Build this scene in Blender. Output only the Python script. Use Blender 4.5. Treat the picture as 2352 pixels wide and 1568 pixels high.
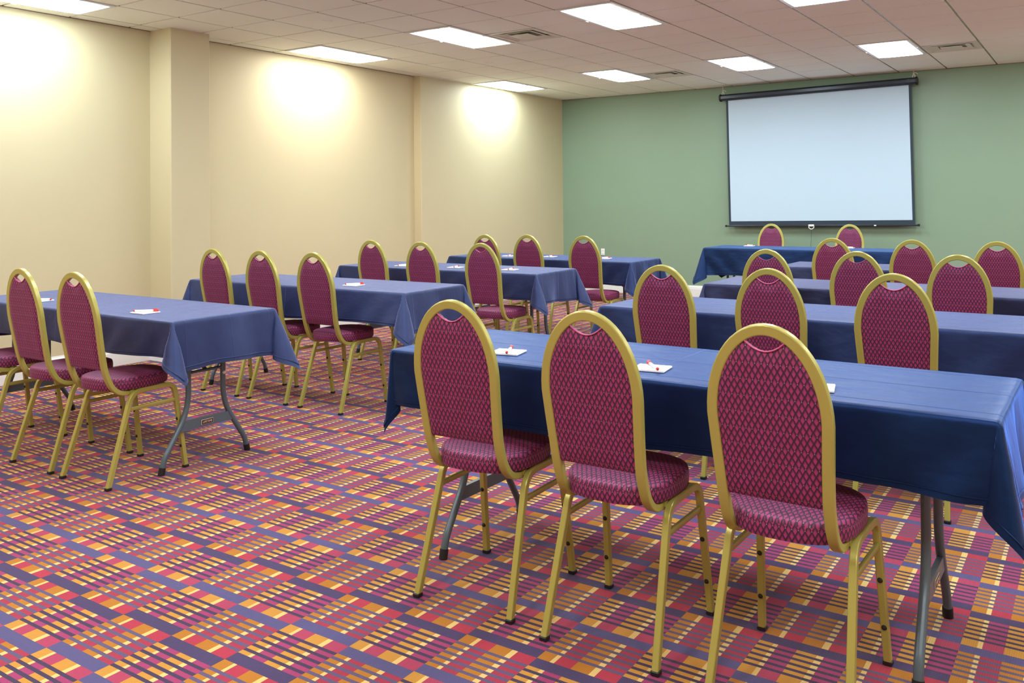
import bpy, math, random
from mathutils import Vector, Matrix

# ---------------------------------------------------------------- scale and camera
# The place is laid out on a measured grid (one ceiling tile = 0.6096 grid units) and brought
# to metres at the end by S.
S = 0.82
H = 1.59            # eye height in grid units
T = 0.6096          # ceiling tile
CEIL = 3.346        # ceiling height
XL, XP, XR = -8.055, -7.925, 4.2     # left wall, its proud section, right wall
YB, YF = 13.39, -3.2                 # green wall, wall behind the camera
GX0, GY0 = -6.6378, 5.1231           # ceiling grid origin
RND = random.Random(7)

for o in list(bpy.data.objects):
    bpy.data.objects.remove(o)
scene = bpy.context.scene
col = scene.collection

cam_d = bpy.data.cameras.new('camera')
cam = bpy.data.objects.new('camera', cam_d)
col.objects.link(cam)
F_PX, V0, YAW, PITCH, ROLL = 2015.27, 434.63, 0.5925, -0.012, -0.0093
def cam_ray(a, b):
    cr, sr = math.cos(ROLL), math.sin(ROLL)
    a, b = a*cr + b*sr, -a*sr + b*cr
    cp, sp = math.cos(PITCH), math.sin(PITCH)
    y, z = b*cp + sp, -b*sp + cp
    return Vector((a*math.cos(YAW) - z*math.sin(YAW), a*math.sin(YAW) + z*math.cos(YAW), -y))
fw = cam_ray(0, 0)
rt = (cam_ray(1, 0) - fw).normalized()
up = (cam_ray(0, -1) - fw).normalized()
cam.matrix_world = Matrix(((rt.x, up.x, -fw.x, 0), (rt.y, up.y, -fw.y, 0), (rt.z, up.z, -fw.z, H*S), (0, 0, 0, 1)))
cam_d.sensor_width = 36.0
cam_d.lens = F_PX/2352*36
cam_d.shift_y = -(784 - V0)/2352
cam_d.clip_start = 0.02
cam_d.clip_end = 60
scene.camera = cam

world = bpy.data.worlds.new('world')
scene.world = world
world.use_nodes = True
world.node_tree.nodes['Background'].inputs[0].default_value = (0.9, 0.95, 1.0, 1)
world.node_tree.nodes['Background'].inputs[1].default_value = 0.0

PANEL_STRENGTH = 9.0
PANEL_COLOR = (0.97, 0.99, 0.95, 1)
PANEL_COOL = (0.82, 0.96, 1.0, 1)
vs = scene.view_settings
vs.view_transform = 'Standard'
vs.look = 'None'
vs.exposure = 1.46
vs.gamma = 1.0
vs.use_curve_mapping = False

# ---------------------------------------------------------------- materials
def srgb(r, g, b):
    def f(c):
        c /= 255.0
        return c/12.92 if c <= 0.04045 else ((c + 0.055)/1.055)**2.4
    return (f(r), f(g), f(b), 1.0)

class NT:
    def __init__(self, name):
        self.m = bpy.data.materials.new(name)
        self.m.use_nodes = True
        self.t = self.m.node_tree
        self.p = self.t.nodes['Principled BSDF']
        self.out = self.t.nodes['Material Output']
    def n(self, typ, **kw):
        nd = self.t.nodes.new(typ)
        for k, v in kw.items():
            setattr(nd, k, v)
        return nd
    def link(self, a, b):
        self.t.links.new(a, b)
    def put(self, sock, v):
        if isinstance(v, bpy.types.NodeSocket):
            self.link(v, sock)
        else:
            sock.default_value = v
    def math(self, op, a, b=0.0, c=0.0):
        nd = self.n('ShaderNodeMath', operation=op)
        self.put(nd.inputs[0], a)
        self.put(nd.inputs[1], b)
        if op in ('MULTIPLY_ADD', 'COMPARE', 'WRAP'):
            self.put(nd.inputs[2], c)
        return nd.outputs[0]
    def mix(self, f, a, b, blend='MIX'):
        nd = self.n('ShaderNodeMix', data_type='RGBA', blend_type=blend)
        self.put(nd.inputs[0], f)
        self.put(nd.inputs[6], a)
        self.put(nd.inputs[7], b)
        return nd.outputs[2]
    def smooth(self, x, lo, hi):
        nd = self.n('ShaderNodeMapRange', interpolation_type='SMOOTHSTEP')
        self.put(nd.inputs[0], x)
        nd.inputs[1].default_value = lo
        nd.inputs[2].default_value = hi
        return nd.outputs[0]
    def coords(self, kind='Object', scale=1.0):
        tc = self.n('ShaderNodeTexCoord')
        mp = self.n('ShaderNodeMapping')
        mp.inputs['Scale'].default_value = (scale, scale, scale) if not isinstance(scale, tuple) else scale
        self.link(tc.outputs[kind], mp.inputs[0])
        return mp.outputs[0]
    def xyz(self, v):
        nd = self.n('ShaderNodeSeparateXYZ')
        self.link(v, nd.inputs[0])
        return nd.outputs
    def noise(self, vec, scale, detail=3, rough=0.5):
        nd = self.n('ShaderNodeTexNoise')
        self.link(vec, nd.inputs['Vector'])
        nd.inputs['Scale'].default_value = scale
        nd.inputs['Detail'].default_value = detail
        nd.inputs['Roughness'].default_value = rough
        return nd.outputs[0]
    def bump(self, h, strength=0.2, dist=0.01, prev=None):
        nd = self.n('ShaderNodeBump')
        nd.inputs['Strength'].default_value = strength
        nd.inputs['Distance'].default_value = dist
        self.link(h, nd.inputs['Height'])
        if prev is not None:
            self.link(prev, nd.inputs['Normal'])
        self.link(nd.outputs[0], self.p.inputs['Normal'])
        return nd.outputs[0]
    def base(self, c, rough=0.5, metal=0.0, spec=0.5):
        self.put(self.p.inputs['Base Color'], c)
        self.p.inputs['Roughness'].default_value = rough
        self.p.inputs['Metallic'].default_value = metal
        self.p.inputs['Specular IOR Level'].default_value = spec
        return self

def paint_mat(name, c, var=0.05, rough=0.55, bump=0.10, scale=60, metal=0.0, spec=0.4):
    """plain paint / plastic / metal with a little procedural unevenness"""
    k = NT(name)
    v = k.coords('Object', 1/S)
    a = k.noise(v, 2.3, 4)
    d = tuple(x*(1 - 2*var) for x in c[:3]) + (1,)
    k.base(k.mix(a, c, d), rough, metal, spec)
    if bump:
        k.bump(k.noise(v, scale, 3), bump, 0.002)
    return k.m

MAT = {}
MAT['cream'] = paint_mat('cream_wall_paint', srgb(209, 196, 160), 0.02, 0.6, 0.12, 45)
MAT['green'] = paint_mat('sage_green_wall_paint', srgb(138, 162, 138), 0.03, 0.45, 0.12, 45, spec=0.5)
MAT['white_trim'] = paint_mat('white_trim_paint', srgb(240, 240, 238), 0.01, 0.35, 0.0)
MAT['tile'] = paint_mat('ceiling_tile', srgb(248, 253, 244), 0.01, 0.85, 0.35, 140, spec=0.2)
MAT['tbar'] = paint_mat('ceiling_grid_metal', srgb(120, 100, 78), 0.02, 0.4, 0.0)  # darker than the tiles: shade of the reveal put into the colour
MAT['tbar_run'] = paint_mat('ceiling_runner_metal', srgb(132, 120, 104), 0.02, 0.25, 0.0, spec=0.6)  # runners darkened as well, with the reveal's shade in the colour
MAT['vent'] = paint_mat('vent_enamel', srgb(222, 224, 212), 0.02, 0.45, 0.0)
MAT['vent_dark'] = paint_mat('vent_duct_grey', srgb(176, 172, 158), 0.03, 0.6, 0.0)
MAT['troffer'] = paint_mat('light_frame_enamel', srgb(236, 240, 242), 0.01, 0.3, 0.0)
MAT['gold'] = paint_mat('gold_painted_steel', srgb(178, 170, 88), 0.04, 0.30, 0.05, 300, metal=0.25, spec=0.6)
MAT['black_plastic'] = paint_mat('black_plastic', srgb(30, 29, 30), 0.05, 0.45, 0.0)
MAT['steel'] = paint_mat('grey_blue_powder_coat', srgb(92, 108, 120), 0.04, 0.33, 0.06, 300, metal=0.3, spec=0.6)
MAT['plastic_top'] = paint_mat('speckled_table_plastic', srgb(205, 203, 196), 0.08, 0.5, 0.05, 200)
MAT['paper'] = paint_mat('white_paper', srgb(248, 250, 252), 0.01, 0.7, 0.0)
MAT['pen_white'] = paint_mat('white_pen_plastic', srgb(242, 240, 238), 0.01, 0.25, 0.0)
MAT['pen_red'] = paint_mat('red_pen_plastic', srgb(222, 60, 56), 0.02, 0.25, 0.0)
MAT['screen_black'] = paint_mat('black_screen_case', srgb(36, 44, 58), 0.05, 0.30, 0.0, metal=0.1, spec=0.6)
MAT['screen_border'] = paint_mat('black_screen_border', srgb(46, 60, 74), 0.04, 0.6, 0.0)
MAT['screen_white'] = paint_mat('matte_white_screen', srgb(196, 216, 234), 0.01, 0.75, 0.04, 400)
MAT['cord'] = paint_mat('cotton_cord', srgb(216, 210, 184), 0.05, 0.8, 0.1, 300)
MAT['badge'] = paint_mat('black_badge', srgb(40, 18, 20), 0.02, 0.35, 0.0)
MAT['badge_text'] = paint_mat('cream_badge_print', srgb(238, 196, 172), 0.02, 0.5, 0.0)
MAT['badge_rim'] = paint_mat('tan_badge_border', srgb(196, 176, 158), 0.02, 0.4, 0.0)

def panel_mat(name, color):
    k = NT(name)
    k.base((0.9, 0.9, 0.9, 1), 0.4)
    v = k.coords('Object', 1/S)
    w = k.n('ShaderNodeTexVoronoi')
    k.link(v, w.inputs['Vector'])
    w.inputs['Scale'].default_value = 60
    k.p.inputs['Emission Color'].default_value = color
    k.put(k.p.inputs['Emission Strength'], k.math('MULTIPLY_ADD', w.outputs['Distance'], 0.3, PANEL_STRENGTH))
    return k.m
MAT['panel'] = panel_mat('lit_diffuser_neutral_tubes', PANEL_COLOR)
MAT['panel_cool'] = panel_mat('lit_diffuser_cool_tubes', PANEL_COOL)

def carpet_mat():
    k = NT('striped_block_carpet')
    W, P, x0, y0 = 0.3028, 0.2992, -2.8640, 2.2275
    v = k.coords('Object', 1/S)
    X, Y, _ = k.xyz(v)
    m = k.math
    cx = m('DIVIDE', m('SUBTRACT', X, x0), W)
    ci = m('FLOOR', cx)
    fx = m('FRACT', cx)
    par = m('FLOORED_MODULO', ci, 2.0)
    cy = m('DIVIDE', m('SUBTRACT', Y, y0), P)
    ri = m('FLOOR', cy)
    fy = m('FRACT', cy)
    rowpar = m('FLOORED_MODULO', ri, 2.0)
    half = 0.0565/P
    inpair = m('LESS_THAN', fy, 2*half)
    second = m('GREATER_THAN', fy, half)
    # bar first in even columns, second in odd columns
    isthick = m('ABSOLUTE', m('SUBTRACT', second, par))
    q = m('FRACT', m('MULTIPLY', m('SUBTRACT', fy, 2*half), 5/(1 - 2*half)))
    qq = m('ABSOLUTE', m('SUBTRACT', par, q))            # mirrored in odd columns
    thin_c = m('GREATER_THAN', qq, 0.43)
    iscol = m('ADD', m('MULTIPLY', inpair, isthick), m('MULTIPLY', m('SUBTRACT', 1.0, inpair), thin_c))
    toneB = m('FLOORED_MODULO', m('ADD', rowpar, par), 2.0)
    tone = m('ADD', m('MULTIPLY', inpair, rowpar), m('MULTIPLY', m('SUBTRACT', 1.0, inpair), toneB))
    g = lambda a: m('GREATER_THAN', fx, a)
    # 0 orange, 1 cream, 2 pink (alternating in six runs)
    cream = m('ADD', m('SUBTRACT', g(0.168), g(0.222)), m('SUBTRACT', g(0.667), g(0.742)))
    pink = m('ADD', m('SUBTRACT', g(0.222), g(0.44)), g(0.742))
    o = k.mix(tone, srgb(204, 142, 50), srgb(186, 116, 18))
    pa = k.mix(inpair, srgb(164, 50, 104), srgb(176, 56, 92))
    pb = k.mix(inpair, srgb(168, 42, 72), srgb(180, 44, 70))
    pk = k.mix(tone, pa, pb)
    c = k.mix(cream, o, srgb(232, 196, 122))
    c = k.mix(pink, c, pk)
    thin_p = k.mix(tone, srgb(64, 46, 80), srgb(94, 80, 116))
    bar_p = k.mix(tone, srgb(86, 78, 128), srgb(70, 54, 98))
    pur = k.mix(inpair, thin_p, bar_p)
    c = k.mix(iscol, pur, c)
    n1 = k.noise(v, 3.0, 3)
    n2 = k.noise(v, 420, 2)
    c = k.mix(k.math('MULTIPLY', n1, 0.25), c, k.mix(1.0, c, (0.72, 0.72, 0.72, 1), 'MULTIPLY'))
    c = k.mix(k.math('MULTIPLY', n2, 0.4), c, k.mix(1.0, c, (0.6, 0.6, 0.6, 1), 'MULTIPLY'))
    k.base(c, 0.95, 0, 0.1)
    k.p.inputs['Sheen Weight'].default_value = 0.12
    k.p.inputs['Sheen Roughness'].default_value = 0.6
    rib = k.n('ShaderNodeTexWave', wave_type='BANDS', bands_direction='X')
    k.link(v, rib.inputs['Vector'])
    rib.inputs['Scale'].default_value = 45
    h = m('ADD', m('MULTIPLY', n2, 1.0), m('MULTIPLY', rib.outputs['Fac'], 0.5))
    k.bump(h, 0.35, 0.004)
    return k.m
MAT['carpet'] = carpet_mat()

def diamond_mat():
    k = NT('maroon_diamond_upholstery')
    tc = k.n('ShaderNodeTexCoord')
    u, v, _ = k.xyz(tc.outputs['UV'])
    m = k.math
    p = m('FRACT', m('ADD', u, v))
    q = m('FRACT', m('SUBTRACT', v, u))
    t = k.smooth(m('MAXIMUM', p, q), 0.50, 0.94)
    edge = k.smooth(m('MINIMUM', p, q), 0.10, 0.03)
    n = k.noise(tc.outputs['UV'], 0.35, 3)
    pink = k.mix(n, srgb(164, 56, 118), srgb(148, 44, 86))
    dark = srgb(48, 26, 50)
    c = k.mix(t, pink, dark)
    c = k.mix(m('MULTIPLY', edge, 0.9), c, srgb(74, 18, 50))
    dp = m('MINIMUM', p, m('SUBTRACT', 1.0, p))
    dq = m('MINIMUM', q, m('SUBTRACT', 1.0, q))
    d2 = m('ADD', m('MULTIPLY', dp, dp), m('MULTIPLY', dq, dq))
    row = m('FLOORED_MODULO', m('ROUND', m('MULTIPLY', v, 2.0)), 3.0)
    dot = m('MULTIPLY', m('LESS_THAN', d2, 0.006), m('LESS_THAN', row, 0.5))
    c = k.mix(m('MULTIPLY', dot, 0.6), c, srgb(214, 186, 190))
    k.base(c, 0.6, 0, 0.4)
    k.p.inputs['Sheen Weight'].default_value = 0.25
    k.p.inputs['Sheen Roughness'].default_value = 0.4
    k.p.inputs['Sheen Tint'].default_value = srgb(220, 150, 200)
    k.bump(k.noise(tc.outputs['UV'], 9.0, 2), 0.12, 0.002)
    return k.m
MAT['diamond'] = diamond_mat()
MAT['piping'] = paint_mat('pink_piping', srgb(206, 96, 146), 0.03, 0.5, 0.0)

def cloth_mat(name, c1, c2, tint, rough=0.42):
    k = NT(name)
    tc = k.n('ShaderNodeTexCoord')
    uv = tc.outputs['UV']
    u, v, _ = k.xyz(uv)
    m = k.math
    n = k.noise(uv, 1.6, 4)
    k.base(k.mix(n, c1, c2), rough, 0, 1.0)
    k.p.inputs['Specular Tint'].default_value = tint
    k.p.inputs['Sheen Weight'].default_value = 1.0
    k.p.inputs['Sheen Roughness'].default_value = 0.35
    k.p.inputs['Sheen Tint'].default_value = tint
    # pressed fold lines along and across the cloth
    h = None
    for ax, lines in ((v, (-0.29, 0.02, 0.31)), (u, (0.0,))):
        for L in lines:
            d = m('ABSOLUTE', m('SUBTRACT', ax, L))
            r = k.smooth(d, 0.006, 0.0)
            h = r if h is None else m('ADD', h, r)
    b = k.bump(h, 0.3, 0.006)
    wr = k.n('ShaderNodeMapping')
    wr.inputs['Scale'].default_value = (1.0, 1.7, 1)
    k.link(uv, wr.inputs[0])
    w = k.noise(wr.outputs[0], 5.0, 3, 0.45)
    b = k.bump(w, 0.28, 0.022, b)
    k.bump(k.noise(uv, 500, 1), 0.08, 0.001, b)
    return k.m
MAT['cloth'] = cloth_mat('navy_table_linen_deep_shaded', srgb(15, 24, 48), srgb(12, 20, 41), srgb(92, 146, 255))  # one navy linen; each table's local light put into its copy's colour
MAT['cloth_lit'] = cloth_mat('navy_table_linen_lit', srgb(38, 48, 86), srgb(32, 41, 76), srgb(166, 182, 250), 0.5)  # paler copy: brighter local light put into the colour
MAT['cloth_mid'] = cloth_mat('navy_table_linen', srgb(24, 33, 62), srgb(20, 28, 54), srgb(140, 165, 250), 0.46)
MAT['cloth_shaded'] = cloth_mat('navy_table_linen_shaded', srgb(26, 28, 48), srgb(22, 24, 42), srgb(160, 170, 240))  # darker, greyer copy: local shade put into the colour
MAT['cloth_blue'] = cloth_mat('navy_table_linen_blue_lit', srgb(17, 30, 58), srgb(14, 25, 50), srgb(112, 158, 250))  # bluer copy: local light put into the colour

# ---------------------------------------------------------------- mesh helpers
class MB:
    def __init__(self):
        self.v, self.f, self.uv = [], [], []
    def quad(self, *idx, uv=None):
        self.f.append(tuple(idx))
        self.uv.append(uv)
    def box(self, x0, x1, y0, y1, z0, z1):
        b = len(self.v)
        for z in (z0, z1):
            for x, y in ((x0, y0), (x1, y0), (x1, y1), (x0, y1)):
                self.v.append((x, y, z))
        for q in ((3, 2, 1, 0), (4, 5, 6, 7), (0, 1, 5, 4), (1, 2, 6, 5), (2, 3, 7, 6), (3, 0, 4, 7)):
            self.quad(*[b + i for i in q])
        return self
    def prism(self, poly, z0, z1):
        """poly: ccw list of (x, y)"""
        b, n = len(self.v), len(poly)
        for z in (z0, z1):
            self.v += [(x, y, z) for x, y in poly]
        self.quad(*[b + n - 1 - i for i in range(n)])
        self.quad(*[b + n + i for i in range(n)])
        for i in range(n):
            j = (i + 1) % n
            self.quad(b + i, b + j, b + n + j, b + n + i)
        return self
    def cbox(self, x0, x1, y0, y1, z0, z1, c):
        """box with chamfered vertical edges and top / bottom lips"""
        def ring(d, z):
            pts = []
            for sx, sy in ((-1, -1), (1, -1), (1, 1), (-1, 1)):
                xa = x0 + d if sx < 0 else x1 - d
                ya = y0 + d if sy < 0 else y1 - d
                k = c
                if sx*sy > 0:
                    pts += [(xa, ya - sy*k, z), (xa - sx*k, ya, z)]
                else:
                    pts += [(xa - sx*k, ya, z), (xa, ya - sy*k, z)]
            return pts
        rings = [ring(c, z0), ring(0, z0 + c), ring(0, z1 - c), ring(c, z1)]
        b = len(self.v)
        for r in rings:
            self.v += r
        for k in range(3):
            for i in range(8):
                j = (i + 1) % 8
                self.quad(b + 8*k + i, b + 8*k + j, b + 8*k + 8 + j, b + 8*k + 8 + i)
        self.quad(*[b + 7 - i for i in range(8)])
        self.quad(*[b + 24 + i for i in range(8)])
        return self
    def sweep(self, path, prof, n0, cap=True):
        path = [Vector(p) for p in path]
        n = Vector(n0)
        b, np_ = len(self.v), len(prof)
        pt = None
        for i, p in enumerate(path):
            a = path[max(i - 1, 0)]
            c = path[min(i + 1, len(path) - 1)]
            t = (c - a).normalized()
            if pt is not None:
                n = pt.rotation_difference(t) @ n
            n = (n - t*n.dot(t)).normalized()
            bn = t.cross(n)
            pt = t
            for (u, w) in prof:
                self.v.append(tuple(p + n*u + bn*w))
        for i in range(len(path) - 1):
            for j in range(np_):
                k = (j + 1) % np_
                self.quad(b + i*np_ + j, b + i*np_ + k, b + (i + 1)*np_ + k, b + (i + 1)*np_ + j)
        if cap:
            self.quad(*[b + np_ - 1 - j for j in range(np_)])
            e = b + (len(path) - 1)*np_
            self.quad(*[e + j for j in range(np_)])
        return self
    def dome(self, c, axis, r, h, seg=10):
        c, ax = Vector(c), Vector(axis).normalized()
        a = ax.orthogonal().normalized()
        d = ax.cross(a)
        b = len(self.v)
        rings = ((0.0, 1.0), (0.45, 0.92), (0.8, 0.62))
        for hh, rr in rings:
            for i in range(seg):
                w = 2*math.pi*i/seg
                self.v.append(tuple(c + ax*h*hh + (a*math.cos(w) + d*math.sin(w))*r*rr))
        self.v.append(tuple(c + ax*h))
        for k in range(2):
            for i in range(seg):
                j = (i + 1) % seg
                self.quad(b + k*seg + i, b + k*seg + j, b + (k + 1)*seg + j, b + (k + 1)*seg + i)
        for i in range(seg):
            self.quad(b + 2*seg + i, b + 2*seg + (i + 1) % seg, b + 3*seg)
        self.quad(*[b + seg - 1 - i for i in range(seg)])
        return self
    def mesh(self, name, mat, smooth=None):
        me = bpy.data.meshes.new(name)
        me.from_pydata([tuple(p) for p in self.v], [], self.f)
        if any(u is not None for u in self.uv):
            lay = me.uv_layers.new(name='UVMap')
            i = 0
            for f, u in zip(self.f, self.uv):
                for k in range(len(f)):
                    lay.data[i].uv = u[k] if u is not None else (0, 0)
                    i += 1
        me.materials.append(MAT[mat])
        me.update()
        if smooth is not None:
            me.shade_smooth()
            me.set_sharp_from_angle(angle=math.radians(smooth))
        return me
    def build(self, name, mat, parent=None, smooth=None, kind=None, loc=None):
        o = bpy.data.objects.new(name, self.mesh(name, mat, smooth))
        return place(o, parent, kind, loc)

def place(o, parent=None, kind=None, loc=None):
    col.objects.link(o)
    if parent is not None:
        o.parent = parent
    if loc is not None:
        o.location = loc
    if kind:
        o['kind'] = kind
    return o
def tag(o, label, cat, group=None):
    o['label'] = label
    o['category'] = cat
    if group:
        o['group'] = group
    return o
def thing(name, label, cat, loc, rotz=0.0, group=None):
    o = bpy.data.objects.new(name, None)
    o.empty_display_size = 0.1
    place(o, None, None, loc)
    o.rotation_euler = (0, 0, rotz)
    return tag(o, label, cat, group)
def copy_tree(o, parent=None):
    c = o.copy()
    col.objects.link(c)
    c.parent = parent
    for ch in list(o.children):
        copy_tree(ch, c)
    return c
def rrect(a, b, r):
    """rounded rectangle profile, half sizes a x b"""
    pts = []
    for sx, sy, w0 in ((1, 1, 0), (-1, 1, 90), (-1, -1, 180), (1, -1, 270)):
        for d in (10, 45, 80):
            w = math.radians(w0 + d)
            pts.append((sx*(a - r) + r*math.cos(w), sy*(b - r) + r*math.sin(w)))
    return pts
def circ(r, n=10):
    return [(r*math.cos(2*math.pi*i/n), r*math.sin(2*math.pi*i/n)) for i in range(n)]
def fillet(pts, radii, seg=7):
    pts = [Vector(p) for p in pts]
    out = [pts[0]]
    for i in range(1, len(pts) - 1):
        p, a, b, r = pts[i], pts[i - 1], pts[i + 1], radii[i - 1]
        d1, d2 = (a - p), (b - p)
        k = min(r, d1.length*0.48, d2.length*0.48)
        s, e = p + d1.normalized()*k, p + d2.normalized()*k
        for j in range(seg + 1):
            t = j/seg
            out.append(s*(1 - t)**2 + p*2*t*(1 - t) + e*t*t)
    out.append(pts[-1])
    return out

# ---------------------------------------------------------------- room shell
MB().box(XL - .3, XR + .3, YF - .3, YB + .3, -0.06, 0).build('floor', 'carpet', kind='structure')
wl = MB().box(XL - .15, XL, YF, YB, 0, CEIL + .12).build('wall_left', 'cream', kind='structure')
MB().cbox(XL - .02, -7.712, 5.362, 5.83, 0, CEIL + .1, 0.008).build('pilaster', 'cream', wl)
MB().cbox(XL - .02, XP, 9.50, YB + .05, 0, CEIL + .1, 0.008).build('wall_panel', 'cream', wl)
MB().box(XL - .15, XR + .15, YB, YB + .15, 0, CEIL + .12).build('wall_back', 'green', kind='structure')
MB().box(XR, XR + .15, YF, YB, 0, CEIL + .12).build('wall_right', 'cream', kind='structure')
MB().box(XL - .15, XR + .15, YF - .15, YF, 0, CEIL + .12).build('wall_front', 'cream', kind='structure')

def baseboard(name, runs):
    """runs: list of (p0, p1, inward normal)"""
    prof = [(0, 0), (.022, 0), (.022, .128), (.018, .138), (.018, .152), (.012, .166), (.006, .172), (.006, .180), (0, .182)]
    root = None
    for i, (p0, p1, n) in enumerate(runs):
        mb = MB()
        b = []
        for p in (p0, p1):
            for d, z in prof:
                b.append((p[0] + n[0]*d, p[1] + n[1]*d, z))
        mb.v = b
        k = len(prof)
        for j in range(k):
            mb.quad(j, (j + 1) % k, k + (j + 1) % k, k + j)
        mb.quad(*range(k - 1, -1, -1))
        mb.quad(*range(k, 2*k))
        if root is None:
            root = mb.build(name, 'white_trim', kind='structure')
        else:
            mb.build('board', 'white_trim', root)
    return root
baseboard('baseboard_left', [((XL, YF), (XL, 5.362), (1, 0)), ((XL, 5.362), (-7.712, 5.362), (0, -1)),
          ((-7.712, 5.34), (-7.712, 5.852), (1, 0)), ((XL, 5.83), (-7.712, 5.83), (0, 1)),
          ((XL, 5.83), (XL, 9.5), (1, 0)), ((XL, 9.5), (XP, 9.5), (0, -1)), ((XP, 9.478), (XP, YB), (1, 0))])
baseboard('baseboard_back', [((XP, YB), (XR, YB), (0, -1))])
baseboard('baseboard_right', [((XR, YF), (XR, YB), (-1, 0))])

# ---------------------------------------------------------------- ceiling: tiles, grid, lights, vents
KMIN, KMAX, MMIN, MMAX = -3, 17, -14, 14
gx = lambda k: GX0 + T*k
gy = lambda m: GY0 + T*m
light_cells, vent_cells, lights = {}, {}, []
for ki, k in enumerate((-2, 1, 4, 7, 10, 13, 16)):
    for mi, m_ in enumerate((9, 3, -3, -9)):
        if gx(k + 1) > XR - .1:
            continue
        lights.append((k, m_, ki, mi))
        light_cells[(k, m_)] = light_cells[(k, m_ + 1)] = True
for k, m_ in ((2, 4), (2, 10), (8, 10), (8, 4), (14, 4), (2, -2), (8, -2)):
    vent_cells[(k, m_)] = True

ceiling = MB().box(XL - .15, XR + .15, YF - .15, YB + .15, CEIL + .12, CEIL + .2).build('ceiling', 'tile', kind='structure')
def in_view(x, y, z, pad=60):
    d = Vector((x, y, z - H))
    zc = d.dot(fw)
    if zc < .3:
        return False
    u = 1176 + F_PX*d.dot(rt)/zc
    v = V0 - F_PX*d.dot(up)/zc
    return -pad < u < 2352 + pad and -pad < v < 1568 + pad
GAP = 0.0098
tile_cache = {}
rest = MB()
for k in range(KMIN, KMAX + 1):
    for m_ in range(MMIN, MMAX + 1):
        if (k, m_) in light_cells or (k, m_) in vent_cells:
            continue
        x0, x1 = max(gx(k), XL), min(gx(k + 1), XR)
        y0, y1 = max(gy(m_), YF), min(gy(m_ + 1), YB)
        if m_ >= 9 and k < 0:
            x0 = max(x0, XP)
        if x1 - x0 < .02 or y1 - y0 < .02:
            continue
        w, h = x1 - x0 - 2*GAP, y1 - y0 - 2*GAP
        vis = any(in_view(a, b, CEIL) for a in (x0, x1) for b in (y0, y1))
        if vis:
            key = (round(w, 4), round(h, 4))
            if key not in tile_cache:
                tile_cache[key] = MB().cbox(-w/2, w/2, -h/2, h/2, 0, .02, .003).mesh('ceiling_tile', 'tile')
            o = bpy.data.objects.new('ceiling_tile', tile_cache[key])
            place(o, ceiling, None, ((x0 + x1)/2, (y0 + y1)/2, CEIL + RND.uniform(-.0012, .0012)))
        else:
            rest.box(x0 + GAP, x1 - GAP, y0 + GAP, y1 - GAP, CEIL, CEIL + .02)
rest.build('ceiling_tile_rest', 'tile', ceiling, kind='stuff')
for k in range(KMIN + 1, KMAX + 1):
    if XL < gx(k) < XR:
        MB().box(gx(k) - .012, gx(k) + .012, YF, YB, CEIL + .006, CEIL + .03).build('grid_runner', 'tbar_run', ceiling)
for m_ in range(MMIN, MMAX + 1):
    if YF < gy(m_) < YB:
        MB().box(XL, XR, gy(m_) - .010, gy(m_) + .010, CEIL + .010, CEIL + .03).build('cross_tee', 'tbar', ceiling)
MB().box(XL, XL + .022, YF, YB, CEIL - .004, CEIL + .03).build('wall_angle', 'tbar', ceiling)
MB().box(XL, XR, YB - .022, YB, CEIL - .004, CEIL + .03).build('wall_angle', 'tbar', ceiling)

col_words = ['beside the cream wall', 'second line from the cream wall', 'third line from the cream wall', 'fourth line from the cream wall',
             'fifth line from the cream wall', 'sixth line from the cream wall', 'seventh line from the cream wall']
row_words = ['nearest the green wall', 'second from the green wall', 'third from the green wall', 'farthest from the green wall']
def make_light():
    w, l = T - .02, 2*T - .02
    t = thing('ceiling_light', 'x', 'ceiling light', (0, 0, CEIL))
    fr = MB()
    fr.cbox(-w/2, -w/2 + .04, -l/2, l/2, -.010, .03, .003)
    fr.cbox(w/2 - .04, w/2, -l/2, l/2, -.010, .03, .003)
    fr.cbox(-w/2 + .04, w/2 - .04, -l/2, -l/2 + .04, -.010, .03, .003)
    fr.cbox(-w/2 + .04, w/2 - .04, l/2 - .04, l/2, -.010, .03, .003)
    fr.box(-w/2, w/2, -l/2, l/2, .07, .08)
    fr.build('frame', 'troffer', t)
    d = MB()
    n, mm = 12, 24
    for j in range(mm + 1):
        for i in range(n + 1):
            a, b = -1 + 2*i/n, -1 + 2*j/mm
            z = -.004 - .026*(1 - abs(a)**6)*(1 - abs(b)**10)  # lens bulge added to spill more light onto the ceiling
            d.v.append((a*(w/2 - .038), b*(l/2 - .038), z))
    for j in range(mm):
        for i in range(n):
            q = j*(n + 1) + i
            d.quad(q, q + n + 1, q + n + 2, q + 1)
    d.build('diffuser', 'panel', t, smooth=60)
    for s in (-1, 1):
        MB().cbox(s*(w/2 - .006) - .007, s*(w/2 - .006) + .007, -.02, .02, -.016, -.008, .002).build('latch', 'troffer', t)
    return t
proto = make_light()
proto_mesh = [c for c in proto.children if c.name.startswith('diffuser')][0].data
COOL = None
first = True
for k, m_, ki, mi in lights:
    t = proto if first else copy_tree(proto)
    if mi not in (0, 2):
        for ch in t.children:
            if ch.name.startswith('diffuser'):
                ch.data = proto_mesh
    first = False
    t.location = (gx(k) + T/2, gy(m_) + T, CEIL)
    if mi in (0, 2):      # cooler tubes in these rows
        for ch in t.children:
            if ch.name.startswith('diffuser'):
                if COOL is None:
                    COOL = ch.data.copy()
                    COOL.materials[0] = MAT['panel_cool']
                ch.data = COOL
    tag(t, 'lit white ceiling panel %s, %s' % (col_words[ki], row_words[mi]), 'ceiling light', 'recessed ceiling light panels')

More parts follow.
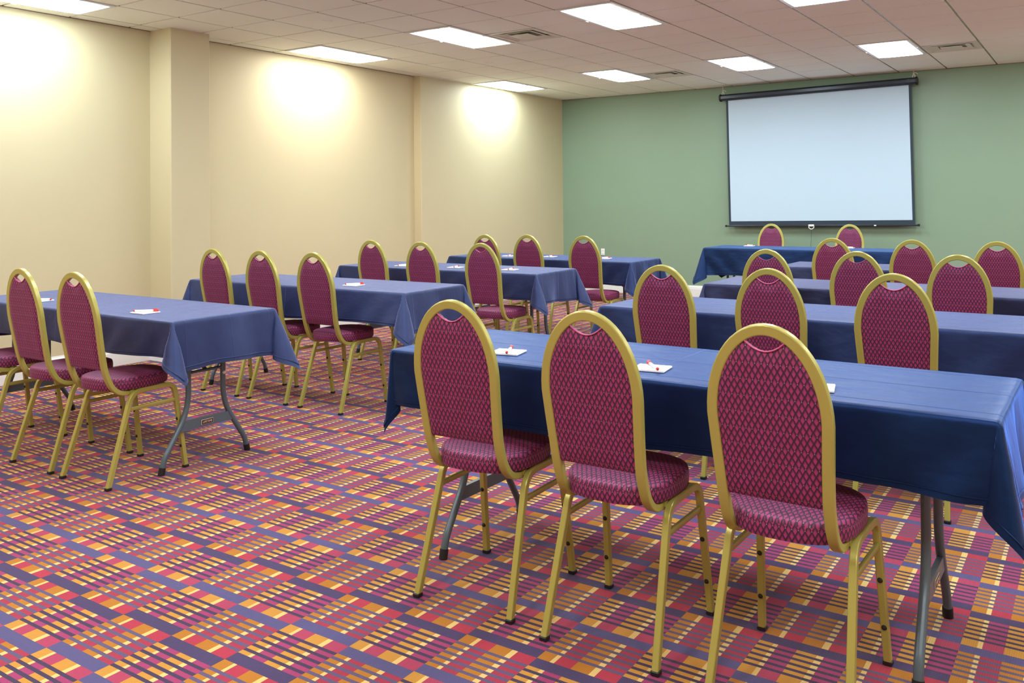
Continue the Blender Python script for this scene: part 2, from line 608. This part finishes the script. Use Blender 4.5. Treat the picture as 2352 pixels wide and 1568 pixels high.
def make_vent():
    t = thing('ceiling_vent', 'x', 'vent', (0, 0, CEIL))
    w = T/2 - .01
    def ring(a, za, b, zb, th=.004):
        mb = MB()
        for (h, z) in ((a, za), (b, zb), (b, zb + th), (a, za + th)):
            mb.v += [(-h, -h, z), (h, -h, z), (h, h, z), (-h, h, z)]
        for q in range(4):
            for i in range(4):
                j = (i + 1) % 4
                mb.quad(q*4 + j, q*4 + i, ((q + 1) % 4)*4 + i, ((q + 1) % 4)*4 + j)
        return mb
    ring(w, -.003, w - .045, -.003, .03).build('frame', 'vent', t)
    ring(w - .045, .0, w - .10, .016).build('louver', 'vent', t)
    ring(w - .085, -.006, w - .150, .012).build('louver', 'vent', t)
    MB().cbox(-.115, .115, -.115, .115, -.012, -.004, .003).build('center_plate', 'vent', t)
    MB().box(-w, w, -w, w, .026, .030).build('backing', 'vent_dark', t)
    return t
pv = make_vent()
vlabel = {(2, 4): 'square grey ceiling vent by second light line, between middle lights', (2, 10): 'square grey ceiling vent by second light line, close to green wall',
          (8, 10): 'square grey ceiling vent close to green wall, beyond the fourth light line',
          (8, 4): 'square grey ceiling vent beyond the fourth light line, second from green wall',
          (14, 4): 'square grey ceiling vent beyond the sixth light line', (2, -2): 'square grey ceiling vent by second light line, far from green wall',
          (8, -2): 'square grey ceiling vent beyond fourth light line, far from green wall'}
first = True
for (k, m_) in vent_cells:
    t = pv if first else copy_tree(pv)
    first = False
    t.location = (gx(k) + T/2, gy(m_) + T/2, CEIL)
    tag(t, vlabel[(k, m_)], 'vent', 'ceiling vents')

# ---------------------------------------------------------------- projection screen on the green wall
def make_screen():
    xc = (-4.94 - 2.11)/2 + .028
    t = thing('projection_screen', 'large white pull-down projection screen with black border hanging on green wall', 'projection screen', (xc, YB - .13, 0))
    hw = (4.94 - 2.11)/2
    zt, zb = 3.1755, 1.1555
    case = MB()
    prof = []
    for i in range(8):
        w = math.radians(22.5 + 45*i)
        prof.append((.052*math.cos(w), .060*math.sin(w)))
    case.sweep([(-hw + .01, 0, zt), (hw - .01, 0, zt)], prof, (0, 0, 1))
    case.build('housing', 'screen_black', t)
    for s in (-1, 1):
        c = MB().sweep([(s*(hw - .012), 0, zt), (s*(hw + .012), 0, zt)], [(p[0]*1.16, p[1]*1.16) for p in prof], (0, 0, 1))
        c.build('end_cap', 'black_plastic', t)
        MB().sweep(fillet([(s*(hw - .02), 0, zt + .05), (s*(hw - .02), 0, zt + .085), (s*(hw - .05), 0, zt + .085), (s*(hw - .05), 0, zt + .05)], [.012, .012], 4), circ(.004, 6), (0, 1, 0)).build('hanging_ring', 'troffer', t)
        z1 = CEIL - .004 - s*.018
        cd = MB().sweep([(s*(hw - .035), 0, zt + .07), (s*(hw - .037), 0, zt + .11), (s*(hw - .033), 0, z1)], circ(.0055, 6), (0, 1, 0))
        cd.sweep([(s*(hw - .036), -.004, zt + .10), (s*(hw - .036) + .02, -.008, zt + .115), (s*(hw - .036) + .055, -.008, zt + .092)], circ(.006, 6), (0, 1, 0))
        cd.dome((s*(hw - .036), -.006, zt + .10), (0, -1, 0), .013, .01, 8)
        cd.build('hanging_cord', 'cord', t)
    y0 = .018
    iw = hw - .075
    MB().box(-iw, iw, y0, y0 + .004, zb + .02, zt - .04).build('border', 'screen_border', t)
    MB().box(-iw + .034, iw - .034, y0 - .0025, y0 + .001, zb + .085, zt - .045).build('surface', 'screen_white', t)
    bar = MB().sweep([(-hw + .035, y0, zb + .012), (hw - .035, y0, zb + .012)], rrect(.012, .014, .006), (0, 0, 1))
    bar.build('bottom_bar', 'screen_black', t)
    for s in (-1, 1):
        MB().cbox(s*(hw - .03) - .014, s*(hw - .03) + .014, y0 - .016, y0 + .016, zb - .004, zb + .028, .003).build('bar_cap', 'black_plastic', t)
    hx = -.075
    hd = MB().cbox(hx - .042, hx + .042, y0 - .032, y0 - .012, zb + .0, zb + .030, .004)
    hd.sweep(fillet([(hx - .036, y0 - .022, zb + .004), (hx - .036, y0 - .022, zb - .022), (hx, y0 - .022, zb - .042), (hx + .036, y0 - .022, zb - .022), (hx + .036, y0 - .022, zb + .004)], [.01, .01, .01], 4), circ(.007, 6), (0, 1, 0))
    hd.build('pull_handle', 'white_trim', t)
    MB().sweep([(hx, y0 - .022, zb - .04), (hx - .01, y0 - .022, zb - .25), (hx - .035, y0 - .022, zb - .46)], circ(.0022, 5), (0, 1, 0)).build('pull_cord', 'screen_border', t)
    MB().cbox(.80, .83, y0 - .020, y0 - .012, zb + .002, zb + .02, .002).build('bar_label', 'white_trim', t)
    lg = MB()
    for pts in ([(-.052, .020), (.045, .030), (-.005, .005), (.045, -.022), (-.055, -.025), (-.018, -.002)],):
        b = len(lg.v)
        for y in (-.0535, -.0505):
            lg.v += [(hw - .13 + p[0], y, zt + p[1]*.8) for p in pts]
        n = len(pts)
        lg.quad(*[b + i for i in range(n)][::-1])
        lg.quad(*[b + n + i for i in range(n)])
        for i in range(n):
            lg.quad(b + i, b + (i + 1) % n, b + n + (i + 1) % n, b + n + i)
    lg.build('logo', 'white_trim', t)
    t.rotation_euler = (0, -.013, 0)
    return t
scr = make_screen()
# keep the screen's middle at its height after the slight sideways tilt
op = thing('wall_outlet', 'white electrical outlet cover plate low on the green wall', 'outlet', (-7.14, YB, .683))
MB().cbox(-.036, .036, -.010, .0, -.056, .056, .003).build('cover_plate', 'white_trim', op)
for dz in (-.025, .025):
    s = MB().cbox(-.018, .018, -.014, -.008, dz - .018, dz + .018, .003).build('socket', 'paper', op)
    for dx in (-.007, .007):
        MB().box(dx - .0015, dx + .0015, -.0148, -.0135, dz - .006, dz + .006).build('slot', 'black_plastic', s)

# small white clips on the ceiling
for (x, y), lab in (((-6.23, 6.065), 'short white clip on ceiling tile near the pilaster'), ((-6.475, 9.13), 'pair of tiny white clips on ceiling tile between first and second light lines')):
    c = thing('ceiling_clip', lab, 'clip', (x, y, CEIL))
    if 'pair' in lab:
        MB().cbox(-.055, -.012, -.006, .006, -.008, .002, .002).build('clip_half', 'white_trim', c)
        MB().cbox(.012, .055, -.006, .006, -.008, .002, .002).build('clip_half', 'white_trim', c)
    else:
        MB().cbox(-.05, .05, -.008, .008, -.008, .002, .002).build('clip_bar', 'white_trim', c)
    c.rotation_euler = (0, 0, .62)

# ---------------------------------------------------------------- banquet chair
BACK_Y = [(.505, -.09), (.515, -.145), (.545, -.185), (.59, -.212), (.66, -.236), (.74, -.252), (.83, -.268), (.91, -.281), (1.0, -.292), (1.1, -.303), (1.191, -.312), (1.25, -.318)]
BACK_X = [(.50, .164), (.66, .165), (.74, .168), (.83, .173), (.91, .1775), (1.3, .1775)]
ARCH_Z, ARCH_A, ARCH_B = .915, .1775, .276
def lerp(tab, z):
    for (a, va), (b, vb) in zip(tab, tab[1:]):
        if z <= b:
            t = max(0, (z - a)/(b - a))
            return va + (vb - va)*t
    return tab[-1][1]
PU, PV = 0.0195, 0.0345     # diamond width and height
def make_chair():
    t = thing('banquet_chair', 'x', 'chair', (0, 0, 0))
    # arched back frame, one bent tube
    side = [(.164, .02, .504), (.164, -.05, .503)]
    for z in (.505, .515, .545, .59, .66, .74, .83):
        side.append((lerp(BACK_X, z), lerp(BACK_Y, z), z))
    def spline(pts, n=4):
        P = [Vector(p) for p in pts]
        out = []
        for i in range(len(P) - 1):
            a, b, c_, d_ = P[max(i - 1, 0)], P[i], P[i + 1], P[min(i + 2, len(P) - 1)]
            for j in range(n):
                u = j/n
                out.append(.5*((2*b) + (c_ - a)*u + (2*a - 5*b + 4*c_ - d_)*u*u + (3*b - a - 3*c_ + d_)*u**3))
        return out
    side = [tuple(p) for p in spline(side + [(ARCH_A, lerp(BACK_Y, ARCH_Z), ARCH_Z)])]
    right = side[:]
    arch = []
    for i in range(0, 29):
        w = math.pi*i/28
        z = ARCH_Z + ARCH_B*math.sin(w)
        arch.append((ARCH_A*math.cos(w), lerp(BACK_Y, z), z))
    path = right + arch + [(-p[0], p[1], p[2]) for p in reversed(side)]
    MB().sweep(path, rrect(.0135, .0175, .0055), (0, 0, 1)).build('back_frame', 'gold', t, smooth=24)
    # back cushion filling the frame, scooped at the top for a hand hold
    c = MB()
    NC, NR = 26, 22
    A, B = ARCH_A - .012, ARCH_B - .012
    zb, xc = .655, .066
    zc = ARCH_Z + B*math.sqrt(1 - (xc/A)**2)
    def ztop(x):
        z = ARCH_Z + B*math.sqrt(max(0, 1 - (x/A)**2))
        if abs(x) < xc:
            z = zc - .034*(1 - (x/xc)**2)
        return z
    for side_ in (0, 1):
        for i in range(NC + 1):
            s = math.sin(math.pi*(i/NC - .5))
            x0 = s*A
            zt = ztop(x0)
            for j in range(NR + 1):
                z = zb + (zt - zb)*j/NR
                x = x0*(lerp(BACK_X, z) - .012)/A
                y = lerp(BACK_Y, z)
                e = min(1, (1 - abs(s))*4.0, (zt - z)/.05 + .0, (z - zb)/.035)
                e = max(0, e)
                e = math.sin(e*math.pi/2)
                y += (-.006 - .010*e) if side_ == 0 else (.008 + .026*e)
                c.v.append((x, y, z))
    st = (NC + 1)*(NR + 1)
    I = lambda sd, i, j: sd*st + i*(NR + 1) + j
    def uvs(ids):
        return [(c.v[q][0]/PU, c.v[q][2]/PV) for q in ids]
    for i in range(NC):
        for j in range(NR):
            a = (I(0, i, j), I(0, i + 1, j), I(0, i + 1, j + 1), I(0, i, j + 1))
            c.quad(*a, uv=uvs(a))
            a = (I(1, i, j), I(1, i, j + 1), I(1, i + 1, j + 1), I(1, i + 1, j))
            c.quad(*a, uv=uvs(a))
        for j, fl in ((0, 0), (NR, 1)):
            a = (I(0, i, j), I(1, i, j), I(1, i + 1, j), I(0, i + 1, j))
            a = a[::-1] if fl else a
            c.quad(*a, uv=uvs(a))
    for i, fl in ((0, 1), (NC, 0)):
        for j in range(NR):
            a = (I(0, i, j), I(1, i, j), I(1, i, j + 1), I(0, i, j + 1))
            a = a[::-1] if fl else a
            c.quad(*a, uv=uvs(a))
    bc = c.build('back_cushion', 'diamond', t, smooth=55)
    pp = []
    for i in range(13):
        x = -xc + 2*xc*i/12
        z = ztop(x*.999) + .001
        pp.append((x, lerp(BACK_Y, z) - .009, z))
    MB().sweep(pp, circ(.0028, 6), (0, 1, 0)).build('piping', 'piping', bc, smooth=60)
    # seat cushion
    s = MB()
    NA = 48
    cy, hy, hx = .002, .222, .202
    def outline(w, k=1.0):
        cw, sw = math.cos(w), math.sin(w)
        ex = 2/2.7
        x = hx*math.copysign(abs(cw)**ex, cw)
        y = hy*math.copysign(abs(sw)**ex, sw)
        x *= 1.0 + .02*(y/hy)
        return x*k, cy + y*k
    rings = [(.93, .526), (.985, .528), (1.0, .535), (1.006, .560), (1.003, .580), (.988, .590), (.955, .594), (.86, .598), (.6, .604), (.35, .607), (.12, .608)]
    per = 0
    pers = []
    for i in range(NA + 1):
        a, b = outline(2*math.pi*i/NA), outline(2*math.pi*max(i - 1, 0)/NA)
        per += math.hypot(a[0] - b[0], a[1] - b[1])
        pers.append(per)
    for k, z in rings:
        for i in range(NA):
            x, y = outline(2*math.pi*i/NA, k)
            zz = z + (.006*max(0, (y - .10)/.13)**2 if z > .585 else 0)
            s.v.append((x, y, zz))
    for r in range(len(rings) - 1):
        for i in range(NA):
            j = (i + 1) % NA
            a = (r*NA + i, r*NA + j, (r + 1)*NA + j, (r + 1)*NA + i)
            if r < 4:
                z0, z1 = rings[r][1], rings[r + 1][1]
                uv = [(pers[i]/PU, z0/PV), (pers[i + 1]/PU, z0/PV), (pers[i + 1]/PU, z1/PV), (pers[i]/PU, z1/PV)]
            else:
                uv = [(s.v[q][0]/PU, s.v[q][1]/PV) for q in a]
            s.quad(*a, uv=uv)
    top = [(len(rings) - 1)*NA + i for i in range(NA)]
    s.quad(*top, uv=[(s.v[q][0]/PU, s.v[q][1]/PV) for q in top])
    bot = list(range(NA))[::-1]
    s.quad(*bot, uv=[(s.v[q][0]/PU, s.v[q][1]/PV) for q in bot])
    sc = s.build('seat_cushion', 'diamond', t, smooth=50)
    # legs: each side is a bent tube, split at the middle of the seat rail
    lp = rrect(.0125, .0135, .0042)
    for sx in (-1, 1):
        rear = fillet([(sx*.2175, -.250, .012), (sx*.197, -.088, .512), (sx*.195, .05, .5125)], [.075])
        front = fillet([(sx*.2175, .256, .012), (sx*.198, .192, .514), (sx*.195, .05, .5125)], [.06])
        lr = MB().sweep(rear, lp, (sx, 0, 0)).build('leg', 'gold', t, smooth=24)
        lf = MB().sweep(front, lp, (sx, 0, 0)).build('leg', 'gold', t, smooth=24)
        for lg, y in ((lr, -.251), (lf, .2565)):
            MB().cbox(sx*.2178 - .0155, sx*.2178 + .0155, y - .0155, y + .0155, 0, .017, .003).build('foot_cap', 'black_plastic', lg)
        for z in (.30, .135):
            k = (.514 - z)/.502
            MB().dome((sx*(.198 + .0195*k), .192 + .064*k - .0125, z), (0, -1, .12), .0095, .008).build('bumper', 'black_plastic', lf)
        z = .418
        kr, kf = z/.5, (.514 - z)/.502
        MB().sweep([(sx*.2005, -.250 + .162*kr, z), (sx*.2015, .192 + .064*kf, z)], rrect(.007, .011, .003), (1, 0, 0)).build('stretcher', 'gold', t, smooth=50)
    MB().sweep([(-.186, -.075, .512), (.186, -.075, .512)], rrect(.012, .010, .003), (0, 1, 0)).build('cross_rail', 'gold', t, smooth=50)
    MB().sweep([(-.186, .150, .512), (.186, .150, .512)], rrect(.012, .010, .003), (0, 1, 0)).build('cross_rail', 'gold', t, smooth=50)
    return t

ROW = ['fourth row from green wall', 'third row from green wall', 'second row from green wall', 'first row from green wall']
LB, RB = 'cream-wall block', 'screen-side block'
chairs = []      # x, y, rotation (deg), block, row, seat
def add(block, row, seats, pts):
    for s, p in zip(seats, pts):
        chairs.append((p[0], p[1], p[2] if len(p) > 2 else 0.0, block, row, s))
LS = ('wall end', 'middle seat', 'aisle end')
RS = ('aisle end', 'middle seat', 'far end')
add(RB, 0, RS, [(-2.100, 2.982, 2.5), (-1.480, 2.955, .5), (-.850, 2.943, -1)])
add(RB, 1, RS, [(-2.115, 4.985), (-1.505, 5.015), (-.866, 4.975)])
add(RB, 2, RS, [(-2.075, 6.76), (-1.435, 6.76), (-.785, 6.65)])
add(RB, 3, RS, [(-2.09, 8.73), (-1.395, 8.66), (-.733, 8.60)])
add(LB, 0, LS, [(-6.15, 3.03), (-5.385, 3.030), (-4.818, 3.032, 2)])
add(LB, 1, LS, [(-6.130, 4.965), (-5.545, 4.965), (-4.95, 4.967)])
add(LB, 2, LS, [(-5.98, 6.70), (-5.28, 6.62), (-4.61, 6.655)])
add(LB, 3, LS, [(-5.70, 8.23), (-5.24, 8.38), (-4.51, 8.34)])
chair0 = make_chair()
for i, (x, y, r, block, row, seat) in enumerate(chairs):
    t = chair0 if i == 0 else copy_tree(chair0)
    t.location = (x, y, 0)
    t.rotation_euler = (0, 0, math.radians(r))
    tag(t, 'maroon gold-framed chair, %s, %s, %s' % (seat, block, ROW[row]), 'chair', 'banquet chairs at the class tables')
for x, y, lab in ((-4.01, 12.40, 'maroon chair below the screen, presenter table, end toward the cream wall'), (-2.92, 12.42, 'maroon chair below the screen, presenter table, end away from cream wall')):
    t = copy_tree(chair0)
    t.location = (x, y, 0)
    t.rotation_euler = (0, 0, math.pi)
    tag(t, lab, 'chair', 'presenter chairs facing the room')

# ---------------------------------------------------------------- folding tables
TZ = .915           # underside of cloth
TL, TW = 2.44, .745
def text_mesh(body, size, name, mat):
    cu = bpy.data.curves.new(name, 'FONT')
    cu.body = body
    cu.size = size
    cu.align_x = 'CENTER'
    cu.align_y = 'CENTER'
    cu.extrude = .0006
    o = bpy.data.objects.new(name, cu)
    col.objects.link(o)
    dg = bpy.context.evaluated_depsgraph_get()
    me = bpy.data.meshes.new_from_object(o.evaluated_get(dg))
    bpy.data.objects.remove(o)
    me.name = name
    me.materials.clear()
    me.materials.append(MAT[mat])
    return me
LOGO = text_mesh('LIFETIME', .0225, 'lettering', 'badge_text')
def make_table(inset):
    t = thing('folding_table', 'x', 'table', (0, 0, 0))
    MB().cbox(-TL/2, TL/2, -TW/2, TW/2, TZ - .045, TZ - .002, .012).build('tabletop', 'plastic_top', t)
    for e in (-1, 1):
        x = e*(TL/2 - inset)
        for s in (-1, 1):
            pth = fillet([(x, s*.125, TZ - .045), (x, s*.125, .345), (x, s*.292, .085), (x, s*.308, .012)], [.11, .07])
            lg = MB().sweep(pth, circ(.0165, 12), (1, 0, 0)).build('leg', 'steel', t, smooth=60)
            MB().sweep([(x, s*.3115, 0), (x, s*.3105, .004), (x, s*.302, .042)], circ(.0195, 12), (1, 0, 0)).build('foot_cap', 'black_plastic', lg, smooth=60)
        poly = [(-.195, .224), (.195, .224), (.178, .252), (.170, .282), (-.170, .282), (-.178, .252)]
        cb = MB()
        for dx in (-.010, .010):
            cb.v += [(x + dx, p[0], p[1]) for p in poly]
        cb.quad(*range(5, -1, -1))
        cb.quad(*range(6, 12))
        for i in range(6):
            j = (i + 1) % 6
            cb.quad(i, j, 6 + j, 6 + i)
        cbo = cb.build('crossbar', 'steel', t)
        rim = MB().cbox(x + e*.0115 - .0025, x + e*.0115 + .0025, -.044, .044, .2365, .2675, .002).build('badge', 'badge_rim', t)
        MB().box(x + e*.0140 - .0008, x + e*.0140 + .0008, -.040, .040, .2400, .2640).build('badge_face', 'badge', rim)
        lo = bpy.data.objects.new('lettering', LOGO)
        place(lo, rim, None, (x + e*.0152, 0, .2515))
        lo.rotation_euler = (math.pi/2, 0, e*math.pi/2)
        lo.scale = (.80, .80, .80)
        MB().sweep([(x, -.14, .565), (x, .14, .565)], circ(.010, 8), (1, 0, 0)).build('leg_tie', 'steel', t, smooth=60)
        MB().sweep([(x, 0, .565), (x - e*.42, 0, TZ - .05)], rrect(.006, .012, .003), (0, 1, 0)).build('brace', 'steel', t)
        MB().dome((x + e*.010, .125, .53), (e, 0, 0), .012, .012, 8).build('hinge_bolt', 'troffer', t)
    return t

def cloth_mesh(seed, mat, dn=.245, de=.285, amp=1.0, tips=(.3, .3, .3, .3), skews=None, shift=0.0):
    """a rectangular cloth laid over the table: flat top, hanging sides, folded corners"""
    rd = random.Random(seed)
    L, W = TL/2 + .004, TW/2 + .004
    z0 = TZ + .002
    ph = [rd.uniform(0, 6.28) for _ in range(12)]
    def axis(h, d, nin, nout, sh=0.0):
        pts = [-h - (d - sh)*(1 - i/nout) for i in range(nout)]
        pts += [-h + .012*i/2 for i in range(2)]
        pts += [-h + .02 + (2*h - .04)*i/nin for i in range(nin + 1)]
        pts += [h - .012*(1 - i)/2 for i in range(2)]
        pts += [h + (d + sh)*(i + 1)/nout for i in range(nout)]
        return sorted(set(round(p, 5) for p in pts))
    A, Bv = axis(L, de, 90, 22), axis(W, dn, 22, 22, shift)
    R = .016
    def prof(e):
        """outward and down for arc length e beyond the table edge"""
        if e < R*math.pi/2:
            w = e/R
            return R*math.sin(w), R*(1 - math.cos(w))
        r = e - R*math.pi/2
        return R + r*.06, R + r*.998
    mb = MB()
    for tv in Bv:
        for sv in A:
            ex, ey = max(abs(sv) - L + R, 0), max(abs(tv) - W + R, 0)
            sx, sy = (1 if sv > 0 else -1), (1 if tv > 0 else -1)
            if ex == 0 and ey == 0:
                p = (sv, tv, z0)
            elif ey == 0:
                o, d = prof(ex)
                g = (d/de)
                wob = amp*g*(.016*math.sin(9*tv + ph[0] + sx) + .010*math.sin(21*tv + ph[1]*sx))
                sag = amp*.012*g*math.sin(5.2*tv + ph[2]*sx)
                q = (W - abs(tv))/W
                fold = amp*g*.020*math.sin(26*(W - abs(tv)) + 1.2*math.sin(ph[6]))*math.exp(-5*q)*min(1, q*6)
                p = (sx*(L - R + o + wob + fold + .01*g), tv, z0 - d - sag)
            elif ex == 0:
                o, d = prof(ey)
                g = (d/dn)
                wob = amp*g*(.012*math.sin(4.5*sv + ph[3]*sy) + .008*math.sin(11*sv + ph[4] + sy))
                sag = amp*.010*g*math.sin(3.1*sv + ph[5]*sy)
                q = L - abs(sv)
                drape = amp*g*.011*math.sin(24*q - 20*d + ph[7])*math.exp(-2.6*q)*min(1, q*12)
                drape += amp*g*.004*math.sin(17*sv + 15*d + ph[8])*(.5 + .5*math.sin(2.3*sv + ph[9]))
                p = (sv, sy*(W - R + o + wob + drape + .008*g), z0 - d - sag)
            else:
                rr = math.hypot(ex, ey)
                f = math.atan2(ey, ex)
                ci = (0 if sx < 0 else 1) + (0 if sy < 0 else 2)
                o, d = prof(rr)
                K = tips[ci]
                skew = skews[ci] if skews else (.16 if (seed + ci) % 2 else -.16)
                hump = math.sin(2*f)**2
                lob = math.sin(4*f)**2
                rho = o + K*rr*hump*(1 if rr > .03 else rr/.03)
                # fold the slack of the corner to either side of the hanging point
                fa = f + skew*hump - (.55*math.sin(4*f)*min(1, rr/.15))
                dn_ = math.sqrt(max(d*d - (K*rr*hump)**2*.6, 0))
                g = rr/de
                wx = amp*min(g, 1)*(.016*math.sin(9*sy*W + ph[0] + sx) + .010*math.sin(21*sy*W + ph[1]*sx))
                wy = amp*min(rr/dn, 1)*(.012*math.sin(4.5*sx*L + ph[3]*sy) + .008*math.sin(11*sx*L + ph[4] + sy))
                sgx = amp*.012*min(g, 1)*math.sin(5.2*sy*W + ph[2]*sx)
                sgy = amp*.010*min(rr/dn, 1)*math.sin(3.1*sx*L + ph[5]*sy)
                c2, s2 = math.cos(f)**2, math.sin(f)**2
                inn = .05*lob*min(1, rr/.2)*rr/.35
                px = sx*(L - R + rho*math.cos(fa) + (wx + .01*g)*c2 - inn*.6)
                py = sy*(W - R + rho*math.sin(fa) + (wy + .008*g)*s2 - inn*.6)
                p = (px, py, z0 - dn_ - sgx*c2 - sgy*s2)
            mb.v.append(p)
    nA = len(A)
    for j in range(len(Bv) - 1):
        for i in range(nA - 1):
            q = (j*nA + i, j*nA + i + 1, (j + 1)*nA + i + 1, (j + 1)*nA + i)
            mb.quad(*q, uv=[(A[i], Bv[j]), (A[i + 1], Bv[j]), (A[i + 1], Bv[j + 1]), (A[i], Bv[j + 1])])
    me = mb.mesh('tablecloth', mat, 180)
    # stitched hem a little above the edge, as a thin raised cord
    hb = MB()
    inner = 2
    loop = [(i, inner) for i in range(inner, nA - inner)] + [(nA - 1 - inner, j) for j in range(inner + 1, len(Bv) - inner)]
    loop += [(i, len(Bv) - 1 - inner) for i in range(nA - 2 - inner, inner - 1, -1)] + [(inner, j) for j in range(len(Bv) - 2 - inner, inner, -1)]
    cen = Vector((0, 0, z0 - .15))
    pts = []
    for i, j in loop:
        p = Vector(mb.v[j*nA + i])
        k = Vector((p.x if abs(sorted(A)[i]) > L else 0, p.y if abs(Bv[j]) > W else 0, 0))
        if k.length > 0:
            k.normalize()
        pts.append(p + k*.003)
    pts.append(pts[0])
    hb.sweep(pts, circ(.0022, 5), (0, 0, 1), cap=False)
    return me, hb

tables = [  # key, centre x, centre y, rotation, cloth material, label place
    ('R0', -1.480, 3.372, -.4, 'cloth', RB + ', ' + ROW[0]),
    ('R1', -1.430, 5.290, 0, 'cloth_mid', RB + ', ' + ROW[1]),
    ('R2', -1.410, 6.985, 0, 'cloth_shaded', RB + ', ' + ROW[2]),
    ('R3', -1.440, 8.960, 0, 'cloth_shaded', RB + ', ' + ROW[3]),
    ('L0', -5.605, 3.425, 0, 'cloth_lit', LB + ', ' + ROW[0]),
    ('L1', -5.480, 5.235, 1.2, 'cloth_lit', LB + ', ' + ROW[1]),
    ('L2', -5.495, 7.070, .8, 'cloth_lit', LB + ', ' + ROW[2]),
    ('L3', -5.385, 8.800, 0, 'cloth_mid', LB + ', ' + ROW[3]),
    ('P', -3.300, 11.730, 0, 'cloth_blue', 'presenter table below the projection screen')]
proto_r, proto_l = make_table(.25), make_table(.20)
used = set()
TAB = {}
for i, (key, x, y, rot, mat, lab) in enumerate(tables):
    pr = proto_l if key[0] == 'L' else proto_r
    t = copy_tree(pr) if pr.name in used else pr
    used.add(pr.name)
    t.location = (x, y, 0)
    t.rotation_euler = (0, 0, math.radians(rot))
    pl = ', ' if key == 'P' else ' of '
    tag(t, ('folding table with grey steel legs, ' + lab), 'table', 'cloth-covered folding tables')
    dn, de = (.36, .33) if key == 'P' else (.245, .285)
    tips = {'R0': (.07, .15, .2, .3), 'L0': (.3, .34, .3, .30)}.get(key, (.28, .30, .28, .32))
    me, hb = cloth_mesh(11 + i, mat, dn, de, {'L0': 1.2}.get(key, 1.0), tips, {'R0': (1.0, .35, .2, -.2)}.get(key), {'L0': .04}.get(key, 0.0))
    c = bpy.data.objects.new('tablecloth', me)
    place(c, None, None, (x, y, 0))
    c.rotation_euler = (0, 0, math.radians(rot))
    word = {'cloth': 'shade-toned navy', 'cloth_lit': 'lit-toned navy', 'cloth_mid': 'navy', 'cloth_shaded': 'charcoal navy', 'cloth_blue': 'blue-lit navy'}[mat]  # words follow the light painted into each cloth's colour
    tag(c, '%s tablecloth hanging at the corners, %s' % (word, lab), 'tablecloth', 'dark blue tablecloths')
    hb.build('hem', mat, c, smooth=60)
    TAB[key] = (x, y, rot)

# ---------------------------------------------------------------- notepads and pens
ZT = TZ + .0035
def make_pad():
    t = thing('notepad', 'x', 'notepad', (0, 0, 0))
    MB().cbox(-.066, .066, -.060, .060, 0, .004, .001).build('backing_board', 'paper', t)
    MB().cbox(-.066, .066, -.0595, .0595, .0042, .0068, .0008).build('paper_sheets', 'paper', t)
    return t
def make_pen():
    t = thing('ballpoint_pen', 'x', 'pen', (0, 0, 0))
    MB().sweep([(0, -.066, .0065), (0, .045, .0065)], circ(.0062, 10), (1, 0, 0)).build('barrel', 'pen_white', t, smooth=60)
    cp = MB().sweep([(0, .044, .0065), (0, .066, .0065), (0, .072, .0065)], circ(.0076, 10), (1, 0, 0)).build('cap', 'pen_red', t, smooth=60)
    MB().cbox(-.002, .002, .036, .066, .0138, .017, .0008).build('clip', 'pen_red', cp)
    MB().dome((0, -.066, .0065), (0, -1, 0), .0066, .012, 8).build('end_plug', 'pen_red', t, smooth=60)
    return t
pads = [('R0', -2.178, 3.192, 12, 25, 'aisle end'), ('R0', -1.485, 3.180, 8, 40, 'middle seat'), ('R0', -.850, 3.158, 12, 20, 'far end'),
        ('L0', -4.880, 3.210, 0, -50, 'aisle end'), ('L0', -5.640, 3.21, 6, 130, 'middle seat'), ('L0', -6.125, 3.225, 8, 120, 'wall end'),
        ('L1', -4.97, 5.110, 4, -40, 'aisle end'), ('L2', -6.00, 6.885, 8, -10, 'wall end'), ('L2', -5.37, 6.955, 10, 20, 'middle seat'), ('L2', -4.72, 6.965, 8, 15, 'aisle end'),
        ('L3', -5.88, 8.66, 5, 20, 'wall end'), ('L3', -5.37, 8.765, 6, 15, 'middle seat'), ('L3', -4.66, 8.78, 8, -10, 'aisle end'),
        ('P', -4.08, 11.95, 5, 60, 'end toward cream wall'), ('P', -2.76, 11.97, 5, 60, 'end away from cream wall')]
TL_LAB = {k: l for k, _, _, _, _, l in tables}
pad0, pen0 = make_pad(), make_pen()
for i, (key, x, y, a, b, seat) in enumerate(pads):
    p = pad0 if i == 0 else copy_tree(pad0)
    q = pen0 if i == 0 else copy_tree(pen0)
    p.location = (x, y, ZT)
    p.rotation_euler = (0, 0, math.radians(a))
    q.location = (x + .004, y + .004, ZT + .0070)
    q.rotation_euler = (0, 0, math.radians(b))
    where = 'presenter table' if key == 'P' else TL_LAB[key]
    tag(p, 'white notepad, %s, %s' % (seat, where), 'notepad', 'notepads on the tables')
    tag(q, 'white pen with red cap, %s, %s' % (seat, where), 'pen', 'pens on the notepads')

# ---------------------------------------------------------------- grid units to metres
done = set()
for o in bpy.data.objects:
    if o.type == 'MESH':
        if o.data.name not in done:
            done.add(o.data.name)
            o.data.transform(Matrix.Scale(S, 4))
    if o.type in ('MESH', 'EMPTY'):
        o.location = o.location*S
